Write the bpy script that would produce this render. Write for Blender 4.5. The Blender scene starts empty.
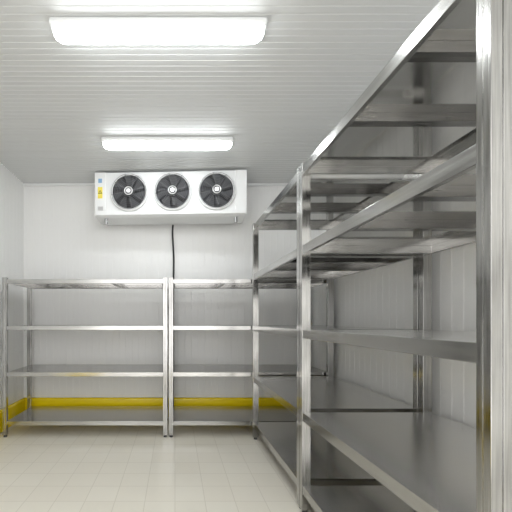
import bpy, bmesh, math, random
from mathutils import Vector, Matrix
random.seed(3)
S=118.0; D=2.8; CZ=121/S
scene=bpy.context.scene
scene.view_settings.view_transform='Standard'
def col(o): scene.collection.objects.link(o); return o

# ---------- materials ----------
def newmat(name, base=(.8,.8,.8), rough=.5, metal=0, spec=.5):
    m=bpy.data.materials.new(name); m.use_nodes=True
    b=m.node_tree.nodes['Principled BSDF']
    b.inputs['Base Color'].default_value=(*base,1); b.inputs['Roughness'].default_value=rough
    b.inputs['Metallic'].default_value=metal; b.inputs['Specular IOR Level'].default_value=spec
    return m,b,m.node_tree.nodes,m.node_tree.links
def steel(name, stretch, base=(.55,.545,.53), rlo=.16, rhi=.38, bump=.02, metal=1, var=.85):
    m,b,n,l=newmat(name,base,.3,metal)
    tc=n.new('ShaderNodeTexCoord'); mp=n.new('ShaderNodeMapping'); mp.inputs['Scale'].default_value=stretch
    no=n.new('ShaderNodeTexNoise'); no.inputs['Scale'].default_value=6; no.inputs['Detail'].default_value=3
    l.new(tc.outputs['Object'],mp.inputs['Vector']); l.new(mp.outputs['Vector'],no.inputs['Vector'])
    mr=n.new('ShaderNodeMapRange'); mr.inputs['From Min'].default_value=.3; mr.inputs['From Max'].default_value=.7
    mr.inputs['To Min'].default_value=rlo; mr.inputs['To Max'].default_value=rhi
    l.new(no.outputs['Fac'],mr.inputs['Value']); l.new(mr.outputs['Result'],b.inputs['Roughness'])
    n2=n.new('ShaderNodeTexNoise'); n2.inputs['Scale'].default_value=3.5; n2.inputs['Detail'].default_value=4
    l.new(tc.outputs['Object'],n2.inputs['Vector'])
    ad=n.new('ShaderNodeMath'); ad.operation='MULTIPLY_ADD'; ad.inputs[1].default_value=.5
    hf=n.new('ShaderNodeMath'); hf.operation='MULTIPLY'; hf.inputs[1].default_value=.5
    l.new(no.outputs['Fac'],hf.inputs[0]); l.new(n2.outputs['Fac'],ad.inputs[0]); l.new(hf.outputs[0],ad.inputs[2])
    cr=n.new('ShaderNodeValToRGB'); cr.color_ramp.elements[0].position=.35; cr.color_ramp.elements[1].position=.65
    cr.color_ramp.elements[0].color=(*[c*var for c in base],1); cr.color_ramp.elements[1].color=(*[min(1,c*1.06) for c in base],1)
    l.new(ad.outputs[0],cr.inputs['Fac']); l.new(cr.outputs['Color'],b.inputs['Base Color'])
    if bump>0:
        bp=n.new('ShaderNodeBump'); bp.inputs['Strength'].default_value=bump*5; bp.inputs['Distance'].default_value=.001
        l.new(no.outputs['Fac'],bp.inputs['Height']); l.new(bp.outputs['Normal'],b.inputs['Normal'])
    return m
M_post=steel('post_steel',(30,30,1),(.54,.535,.52),.08,.2,.012,1,.6)
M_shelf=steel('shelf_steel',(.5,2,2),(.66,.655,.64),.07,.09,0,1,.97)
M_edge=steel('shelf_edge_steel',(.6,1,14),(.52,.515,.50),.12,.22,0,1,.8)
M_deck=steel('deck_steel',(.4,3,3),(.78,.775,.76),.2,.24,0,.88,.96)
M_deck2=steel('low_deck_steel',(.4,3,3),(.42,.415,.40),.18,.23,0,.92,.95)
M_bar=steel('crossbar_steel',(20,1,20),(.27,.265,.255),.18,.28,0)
M_foot,*_=newmat('foot_plastic',(.05,.05,.05),.5)
M_bolt,*_=newmat('bolt_steel',(.35,.35,.35),.3,1)

def panel(name, base, rough):
    m,b,n,l=newmat(name,base,rough)
    tc=n.new('ShaderNodeTexCoord'); no=n.new('ShaderNodeTexNoise'); no.inputs['Scale'].default_value=1.3; no.inputs['Detail'].default_value=3
    l.new(tc.outputs['Object'],no.inputs['Vector'])
    cr=n.new('ShaderNodeValToRGB'); cr.color_ramp.elements[0].color=(*[c*.96 for c in base],1); cr.color_ramp.elements[1].color=(*base,1)
    l.new(no.outputs['Fac'],cr.inputs['Fac']); l.new(cr.outputs['Color'],b.inputs['Base Color'])
    return m
M_wall=panel('wall_panel',(.88,.88,.87),.32)
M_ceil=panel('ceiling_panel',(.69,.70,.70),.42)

mf,b,n,l=newmat('floor_tile',(.7,.67,.58),.24)
tc=n.new('ShaderNodeTexCoord'); br=n.new('ShaderNodeTexBrick')
br.offset=0.0; br.inputs['Scale'].default_value=1; br.inputs['Brick Width'].default_value=.17; br.inputs['Row Height'].default_value=.17
br.inputs['Mortar Size'].default_value=.0025; br.inputs['Mortar Smooth'].default_value=.3
br.inputs['Color1'].default_value=(.85,.815,.725,1); br.inputs['Color2'].default_value=(.83,.79,.695,1); br.inputs['Mortar'].default_value=(.72,.68,.59,1)
l.new(tc.outputs['Object'],br.inputs['Vector'])
no=n.new('ShaderNodeTexNoise'); no.inputs['Scale'].default_value=2.5; no.inputs['Detail'].default_value=6
l.new(tc.outputs['Object'],no.inputs['Vector'])
mx=n.new('ShaderNodeMix'); mx.data_type='RGBA'; mx.blend_type='MULTIPLY'; mx.inputs[0].default_value=.06
l.new(br.outputs['Color'],mx.inputs[6]); l.new(no.outputs['Fac'],mx.inputs[7]); l.new(mx.outputs[2],b.inputs['Base Color'])
bp=n.new('ShaderNodeBump'); bp.invert=True; bp.inputs['Strength'].default_value=.2; bp.inputs['Distance'].default_value=.002
l.new(br.outputs['Fac'],bp.inputs['Height']); l.new(bp.outputs['Normal'],b.inputs['Normal'])
M_floor=mf
M_yel,*_=newmat('yellow_paint',(.93,.71,.005),.25)
M_white,*_=newmat('white_enamel',(.82,.83,.83),.35)
M_black,*_=newmat('black_plastic',(.012,.012,.014),.45)
M_dark,*_=newmat('fan_cavity_shade',(.06,.063,.067),.7)  # dark colour stands in for the shade inside the fan housing
M_blade,*_=newmat('fan_blade',(.022,.022,.026),.35)
M_hub,*_=newmat('hub_metal',(.65,.65,.65),.35,.7)
M_guard,*_=newmat('guard_wire',(.2,.2,.21),.4,.3)
M_blue,*_=newmat('blue_sticker',(.25,.42,.62),.4)
M_stick,*_=newmat('yellow_sticker',(.88,.74,.12),.4)
M_ink,*_=newmat('black_ink',(.01,.01,.01),.5)
M_hous,*_=newmat('lamp_housing',(.8,.81,.81),.4)
me,b,n,l=newmat('lamp_glow',(1,1,1),.4)
b.inputs['Emission Color'].default_value=(.95,.985,1,1); b.inputs['Emission Strength'].default_value=17
M_glow=me

# ---------- mesh helpers ----------
def bm_box(bm,a,c):
    x0,y0,z0=a; x1,y1,z1=c
    v=[bm.verts.new(p) for p in [(x0,y0,z0),(x1,y0,z0),(x1,y1,z0),(x0,y1,z0),(x0,y0,z1),(x1,y0,z1),(x1,y1,z1),(x0,y1,z1)]]
    for f in [(0,3,2,1),(4,5,6,7),(0,1,5,4),(1,2,6,5),(2,3,7,6),(3,0,4,7)]: bm.faces.new([v[i] for i in f])
def bm_cyl(bm,p,axis,r,h,seg=20,r2=None):
    z=Vector(axis).normalized(); q=Vector((0,0,1)).rotation_difference(z).to_matrix().to_4x4()
    bmesh.ops.create_cone(bm,cap_ends=True,segments=seg,radius1=r,radius2=r if r2 is None else r2,depth=h,matrix=Matrix.Translation(p)@q)
def bm_torus(bm,c,axis,R,r,seg=40,rs=6):
    z=Vector(axis).normalized(); q=Vector((0,0,1)).rotation_difference(z).to_matrix()
    rings=[]
    for i in range(seg):
        a=2*math.pi*i/seg; ring=[]
        for j in range(rs):
            t=2*math.pi*j/rs
            p=Vector(((R+r*math.cos(t))*math.cos(a),(R+r*math.cos(t))*math.sin(a),r*math.sin(t)))
            ring.append(bm.verts.new(q@p+Vector(c)))
        rings.append(ring)
    for i in range(seg):
        for j in range(rs):
            bm.faces.new([rings[i][j],rings[(i+1)%seg][j],rings[(i+1)%seg][(j+1)%rs],rings[i][(j+1)%rs]])
def mk(name,bm,mat,parent=None,loc=(0,0,0),bevel=0,smooth=False,bseg=2):
    bmesh.ops.recalc_face_normals(bm,faces=bm.faces)
    me=bpy.data.meshes.new(name); bm.to_mesh(me); bm.free()
    o=bpy.data.objects.new(name,me); col(o); me.materials.append(mat)
    o.location=loc
    if parent: o.parent=parent
    if bevel:
        b=o.modifiers.new('bev','BEVEL'); b.width=bevel; b.segments=bseg; b.limit_method='ANGLE'
    if smooth:
        for p in me.polygons: p.use_smooth=True
    return o
def boxes(name,lst,mat,**k):
    bm=bmesh.new()
    for a,c in lst: bm_box(bm,a,c)
    return mk(name,bm,mat,**k)
def empty(name,loc,label,cat,group=None,rot=0):
    e=bpy.data.objects.new(name,None); col(e); e.location=loc; e.rotation_euler=(0,0,rot); e.empty_display_size=.1
    e['label']=label; e['category']=cat
    if group: e['group']=group
    return e
def copy_tree(src,loc,rot=None,label=None):
    n=src.copy(); scene.collection.objects.link(n); n.location=loc
    if rot is not None: n.rotation_euler=(0,0,rot)
    if label: n['label']=label
    def rec(s,d):
        for c in list(s.children):
            k=c.copy(); scene.collection.objects.link(k); k.parent=d
            rec(c,k)
    rec(src,n)
    return n

# ---------- room ----------
XL=-190/S; XR=166/S; YB=1.255*D; YF=-1.3; H=CZ+171/S
def grooved(name,mat,length,width,pitch,gw,gd,thick,place):
    prof=[(0,0)]; u=pitch/2
    while u+gw<length:
        prof+=[(u,0),(u+gw*.25,-gd),(u+gw*.75,-gd),(u+gw,0)]; u+=pitch
    prof+=[(length,0),(length,-thick),(0,-thick)]
    bm=bmesh.new()
    A=[bm.verts.new(place(p[0],0,p[1])) for p in prof]; B=[bm.verts.new(place(p[0],width,p[1])) for p in prof]
    n=len(prof)
    for i in range(n): bm.faces.new([A[i],A[(i+1)%n],B[(i+1)%n],B[i]])
    bm.faces.new(A); bm.faces.new(B[::-1])
    o=mk(name,bm,mat); o['kind']='structure'; return o
grooved('ceiling',M_ceil,YB-YF,XR-XL,.04,.007,.0022,.08,lambda u,v,w:(XL+v,YF+u,H-w))
grooved('wall_back',M_wall,XR-XL,H,.07,.005,.0018,.08,lambda u,v,w:(XL+u,YB-w,v))
grooved('wall_left',M_wall,YB-YF,H,.07,.005,.0018,.08,lambda u,v,w:(XL+w,YF+u,v))
grooved('wall_right',M_wall,YB-YF,H,.07,.005,.0012,.08,lambda u,v,w:(XR-w,YF+u,v))
f=boxes('floor',[((XL,YF,-.1),(XR,YB,0))],M_floor); f['kind']='structure'
def kerb(name,a,c):
    o=boxes(name,[(a,c)],M_yel,bevel=.018,bseg=4); o['kind']='structure'
kerb('trim_1',(XL,YB-.04,0),(XR,YB,.205))
kerb('trim_2',(XL,YF,0),(XL+.04,YB-.04,.205))
def cove(name,a,c):
    o=boxes(name,[(a,c)],M_white,bevel=.01); o['kind']='structure'
cove('trim_3',(XL,YB-.03,H-.03),(XR,YB,H))

# ---------- shelving ----------
def build_unit(name,label,group,W,Dp,Ht,levels,t,p,q,bars,loc,rot=0,deck=None):
    e=empty(name,loc,label,'shelving',group,rot)
    hx=W/2; hy=Dp/2
    for sx in (-1,1):
        for sy in (-1,1):
            X=lambda u: sx*(hx-u); Y=lambda v: sy*(hy-v)
            g=q*.52; k=p*.5
            # rolled steel tube with shallow seam grooves on its end-facing and outer sides
            pr=[(0,0),(k,0),(k,.002),(k+.002,.002),(k+.002,0),(p,0),(p,q),(0,q),(0,g+.003),(.003,g+.003),(.003,g),(0,g)]
            n=len(pr)
            bm=bmesh.new()
            A=[bm.verts.new((X(u),Y(v),.02)) for u,v in pr]; B=[bm.verts.new((X(u),Y(v),Ht)) for u,v in pr]
            for i in range(n): bm.faces.new([A[i],A[(i+1)%n],B[(i+1)%n],B[i]])
            bm.faces.new(A); bm.faces.new(B[::-1])
            post=mk('post',bm,M_post,parent=e,bevel=.0009,bseg=2)
            bm=bmesh.new(); bm_cyl(bm,(X(p/2),Y(q/2),.011),(0,0,1),p*.42,.022)
            mk('foot',bm,M_foot,parent=post)
    for z in levels:
        a=hx-p
        bm=bmesh.new()
        def loop(ix,iy,zz_): return [bm.verts.new(q_) for q_ in [(-a+ix,-hy+.003+iy,zz_),(a-ix,-hy+.003+iy,zz_),(a-ix,hy-.003-iy,zz_),(-a+ix,hy-.003-iy,zz_)]]
        L0=loop(0,0,z); L1=loop(0,0,z-t); L2=loop(.018,.018,z-t); L3=loop(.018,.018,z-t+.003); L4=loop(.003,.003,z-t+.003); L5=loop(.003,.003,z-.003)
        top=bm.faces.new(L0); top.material_index=1
        for A_,B_ in zip([L0,L1,L2,L3,L4],[L1,L2,L3,L4,L5]):
            for i in range(4):
                f_=bm.faces.new([A_[i],A_[(i+1)%4],B_[(i+1)%4],B_[i]]); f_.material_index=2
        bm.faces.new(L5)
        s=mk('shelf',bm,M_shelf,parent=e,bevel=.0012,bseg=2)
        s.data.materials.append(deck); s.data.materials.append(M_edge)
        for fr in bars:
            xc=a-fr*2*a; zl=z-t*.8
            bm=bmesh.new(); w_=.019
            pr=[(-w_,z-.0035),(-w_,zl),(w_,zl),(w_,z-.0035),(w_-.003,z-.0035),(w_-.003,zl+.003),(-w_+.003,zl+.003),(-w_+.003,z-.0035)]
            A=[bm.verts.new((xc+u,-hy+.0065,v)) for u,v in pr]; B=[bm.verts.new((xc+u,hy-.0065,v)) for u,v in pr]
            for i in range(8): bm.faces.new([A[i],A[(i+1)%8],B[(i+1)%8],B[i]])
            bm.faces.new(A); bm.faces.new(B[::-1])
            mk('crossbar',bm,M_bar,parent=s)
    return e
zz=lambda h: CZ+h/S
L=.385*D; Wd=81/S
xc=(79+81/2)/S
y_near=.2500*D
sideL=[zz(96),zz(46.5),zz(-6),zz(-57.5),zz(-103)]
u1=build_unit('shelving_unit','tall five-tier polished steel shelving unit beside the open aisle','tall stainless shelving units',
   L,Wd,zz(98),sideL,.046,.035,.046,[.24,.57],(xc,y_near+L/2,0),-math.pi/2,M_deck)
u2=copy_tree(u1,(xc,y_near+L*1.5+.006,0),label='tall five-tier polished steel shelving unit standing in the room corner')
yb=1.03*D
bw=170/S
bd=(1.215-1.03)*D
backL=[zz(42),zz(-6),zz(-54),zz(-104.5)]
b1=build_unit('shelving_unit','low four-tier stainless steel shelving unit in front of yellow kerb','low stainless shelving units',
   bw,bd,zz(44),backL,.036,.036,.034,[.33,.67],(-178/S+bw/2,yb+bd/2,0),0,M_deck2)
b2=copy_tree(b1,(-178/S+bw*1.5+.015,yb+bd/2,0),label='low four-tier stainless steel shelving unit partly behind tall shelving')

# ---------- evaporator ----------
ye=1.12*D; ex=(170-175)*1.12/S; ew=154*1.12/S; ez0=CZ+106*1.12/S; ez1=CZ+150*1.12/S
ed=.33
ev=empty('evaporator_unit',(ex,ye+.03,ez0),'white wall-hung cold room evaporator with three black fans','cooling unit',rot=math.radians(-2.5))
hh=ez1-ez0
boxes('casing',[((-ew/2+.012,0,.03),(ew/2-.012,ed,hh))],M_white,parent=ev,bevel=.006)
boxes('end_cover',[((-ew/2,-.004,.0),(-ew/2+.11,ed*.96,hh+.003))],M_white,parent=ev,bevel=.006)
boxes('end_cover',[((ew/2-.11,-.004,.0),(ew/2,ed*.96,hh+.003))],M_white,parent=ev,bevel=.006)
bm=bmesh.new()
pr=[(-.012,.006),(-.012,.035),(.0,.035),(.0,.03),(ed*.9,.03),(ed*.9,-.005),(ed*.5,-.03),(.02,-.012)]
A=[bm.verts.new((-ew/2+.02,y,z)) for y,z in pr]; B=[bm.verts.new((ew/2-.02,y,z)) for y,z in pr]
for i in range(len(pr)): bm.faces.new([A[i],A[(i+1)%len(pr)],B[(i+1)%len(pr)],B[i]])
bm.faces.new(A); bm.faces.new(B[::-1])
mk('drip_tray',bm,M_white,parent=ev)
for sx in (-1,1):
    bm=bmesh.new(); bm_cyl(bm,(sx*(ew/2-.10),.05,-.035),(0,0,1),.016,.06,14)
    mk('drain_fitting',bm,M_bolt,parent=ev)
for sx in (-1,1):
    for yy in (.06,.24):
        bm=bmesh.new(); bm_cyl(bm,(sx*(ew/2-.06),yy,(hh+H-ez0)/2),(0,0,1),.006,H-ez0-hh,10)
        mk('hanger_rod',bm,M_bolt,parent=ev)
R=.166
fz=hh*.53
def build_fan(x):
    bm=bmesh.new(); bm_torus(bm,(0,-.012,0),(0,1,0),R+.006,.014,48,8)
    fan=mk('fan',bm,M_white,parent=ev,loc=(x,0,fz),smooth=True)
    bm=bmesh.new(); bm_cyl(bm,(0,-.002,0),(0,1,0),R,.006,48); mk('fan_shade_disc',bm,M_dark,parent=fan)  # solid dark disc gives the shade of a recess; casing has no hole
    bm=bmesh.new()
    for k in range(7):
        a0=2*math.pi*k/7; N=6; rows=[]
        for i in range(N):
            rr=.045+(R-.057)*i/(N-1); wd=.30+.18*i/(N-1); tw=a0+.35*i/(N-1)
            rows.append([bm.verts.new((rr*math.cos(tw-wd/2),-.012,rr*math.sin(tw-wd/2))),
                         bm.verts.new((rr*math.cos(tw),-.022,rr*math.sin(tw))),
                         bm.verts.new((rr*math.cos(tw+wd/2),-.034,rr*math.sin(tw+wd/2)))])
        for i in range(N-1):
            for j in range(2): bm.faces.new([rows[i][j],rows[i][j+1],rows[i+1][j+1],rows[i+1][j]])
    bl=mk('fan_blades',bm,M_blade,parent=fan,smooth=True)
    so=bl.modifiers.new('s','SOLIDIFY'); so.thickness=.003
    bm=bmesh.new(); bm_cyl(bm,(0,-.022,0),(0,1,0),.052,.04,28); mk('fan_hub',bm,M_black,parent=fan,bevel=.004)
    bm=bmesh.new(); bm_torus(bm,(0,-.05,0),(0,1,0),.036,.007,28,8); bm_cyl(bm,(0,-.05,0),(0,1,0),.02,.008,20); mk('hub_badge',bm,M_hub,parent=fan)
    bm=bmesh.new()
    for i in range(8): 
        rr=.058+i*.0158; bm_torus(bm,(0,-.05+.022*(i/7)**2,0),(0,1,0),rr,.0017,40,5)
    for k in range(8):
        a=2*math.pi*k/8+.2; d=Vector((math.cos(a),0,math.sin(a)))
        mid=d*(.045+R)/2; mid.y=-.044
        bm_cyl(bm,mid,d,.0022,R-.045,6)
    mk('fan_guard',bm,M_guard,parent=fan,smooth=True)
    return fan
pitch=44*1.12/S
for i in range(3): 
    if i==0: f0=build_fan(-pitch+.025)
    else:
        k=f0.copy(); scene.collection.objects.link(k); k.parent=ev; k.location=(-pitch+.025+pitch*i,0,fz)
        for c in f0.children:
            q=c.copy(); scene.collection.objects.link(q); q.parent=k
sx0=-ew/2+.033
boxes('info_sticker',[((sx0+.004,-.0065,hh-.10),(sx0+.04,-.004,hh-.06))],M_blue,parent=ev)
ws=boxes('warning_sticker',[((sx0,-.0065,hh-.25),(sx0+.045,-.004,hh-.14))],M_stick,parent=ev)
bm=bmesh.new()
cx=sx0+.0225; cz=hh-.19
def tri(s,y): return [(cx-s,y,cz-s*.7),(cx+s,y,cz-s*.7),(cx,y,cz+s)]
o_=[bm.verts.new(p) for p in tri(.020,-.0072)]; i_=[bm.verts.new(p) for p in tri(.013,-.0072)]
for i in range(3): bm.faces.new([o_[i],o_[(i+1)%3],i_[(i+1)%3],i_[i]])
bm_box(bm,(cx-.0015,-.0075,cz-.005),(cx+.0015,-.0068,cz+.006))
mk('warning_triangle',bm,M_ink,parent=ws)
boxes('rating_plate',[((sx0+.0,-.0065,.05),(sx0+.05,-.004,.09))],M_hub,parent=ev)

def tube(name,pts,r,mat,parent=None):
    cu=bpy.data.curves.new(name,'CURVE'); cu.dimensions='3D'; cu.bevel_depth=r; cu.bevel_resolution=4; cu.use_fill_caps=True
    sp=cu.splines.new('NURBS'); sp.points.add(len(pts)-1); sp.use_endpoint_u=True; sp.order_u=3; sp.resolution_u=6
    for i,p in enumerate(pts): sp.points[i].co=(*p,1)
    o=bpy.data.objects.new(name,cu); col(o); cu.materials.append(mat)
    dg=bpy.context.evaluated_depsgraph_get(); me=bpy.data.meshes.new_from_object(o.evaluated_get(dg))
    bpy.data.objects.remove(o)
    n=bpy.data.objects.new(name,me); col(n)
    if parent: n.parent=parent
    for p in me.polygons: p.use_smooth=True
    return n
hx=-2*1.2/S
yh=YB-.056
h=tube('drain_hose',[(hx,YB-.14,ez0-.035),(hx-.004,YB-.12,ez0-.07),(hx-.006,yh,ez0-.12),(hx,yh,ez0-.2),(hx+.010,yh,ez0-.4),(hx,yh,ez0-.7),(hx+.003,yh,.5),(hx,yh,.01)],.0095,M_black)
h['label']='black insulated drain hose running down the panelled wall'; h['category']='hose'

# ---------- lamps ----------
def build_lamp(y):
    e=empty('ceiling_lamp',((167.5-175)*.95/S,y,H),'glowing white sealed fluorescent batten lamp on ribbed ceiling','ceiling lamp','ceiling batten lamps')
    w=1.05
    boxes('lamp_housing',[((-w/2,-.058,-.036),(w/2,.058,0))],M_hous,parent=e,bevel=.014)
    bm=bmesh.new(); seg=16; rings=[]
    # half-round diffuser with quarter-round ends
    stations=[]
    for i in range(8):
        t=math.pi/2*i/7; stations.append((-w/2+.062-.055*math.cos(t),max(.1,math.sin(t))))
    stations+= [(-x,s) for x,s in reversed(stations)]
    for x,s in stations:
        ring=[]
        for j in range(seg+1):
            t=math.pi*j/seg
            ring.append(bm.verts.new((x,.048*s*math.cos(t),-.0363-.036*s*math.sin(t))))
        rings.append(ring)
    for a,b_ in zip(rings,rings[1:]):
        for j in range(seg): bm.faces.new([a[j],a[j+1],b_[j+1],b_[j]])
        bm.faces.new([a[0],b_[0],b_[-1],a[-1]])
    bm.faces.new(rings[0]); bm.faces.new(rings[-1][::-1])
    mk('lamp_diffuser',bm,M_glow,parent=e)
    return e
l1=build_lamp(.95*D)
for r in (.582,.22,-.14): copy_tree(l1,(l1.location.x-.02,r*D,H))  # last two hang out of view, added to fill the room with light

# ---------- camera ----------
cam=bpy.data.cameras.new('camera'); co=bpy.data.objects.new('camera',cam); col(co)
co.location=(0,0,CZ); co.rotation_euler=(math.pi/2,0,0)
cam.sensor_width=36; cam.lens=S*D/512*36; cam.shift_x=(256-175)/512; cam.shift_y=(320-256)/512; cam.clip_start=.05
scene.camera=co
w=bpy.data.worlds.new('world'); scene.world=w; w.use_nodes=True
w.node_tree.nodes['Background'].inputs[0].default_value=(1,.99,.98,1); w.node_tree.nodes['Background'].inputs[1].default_value=2.6
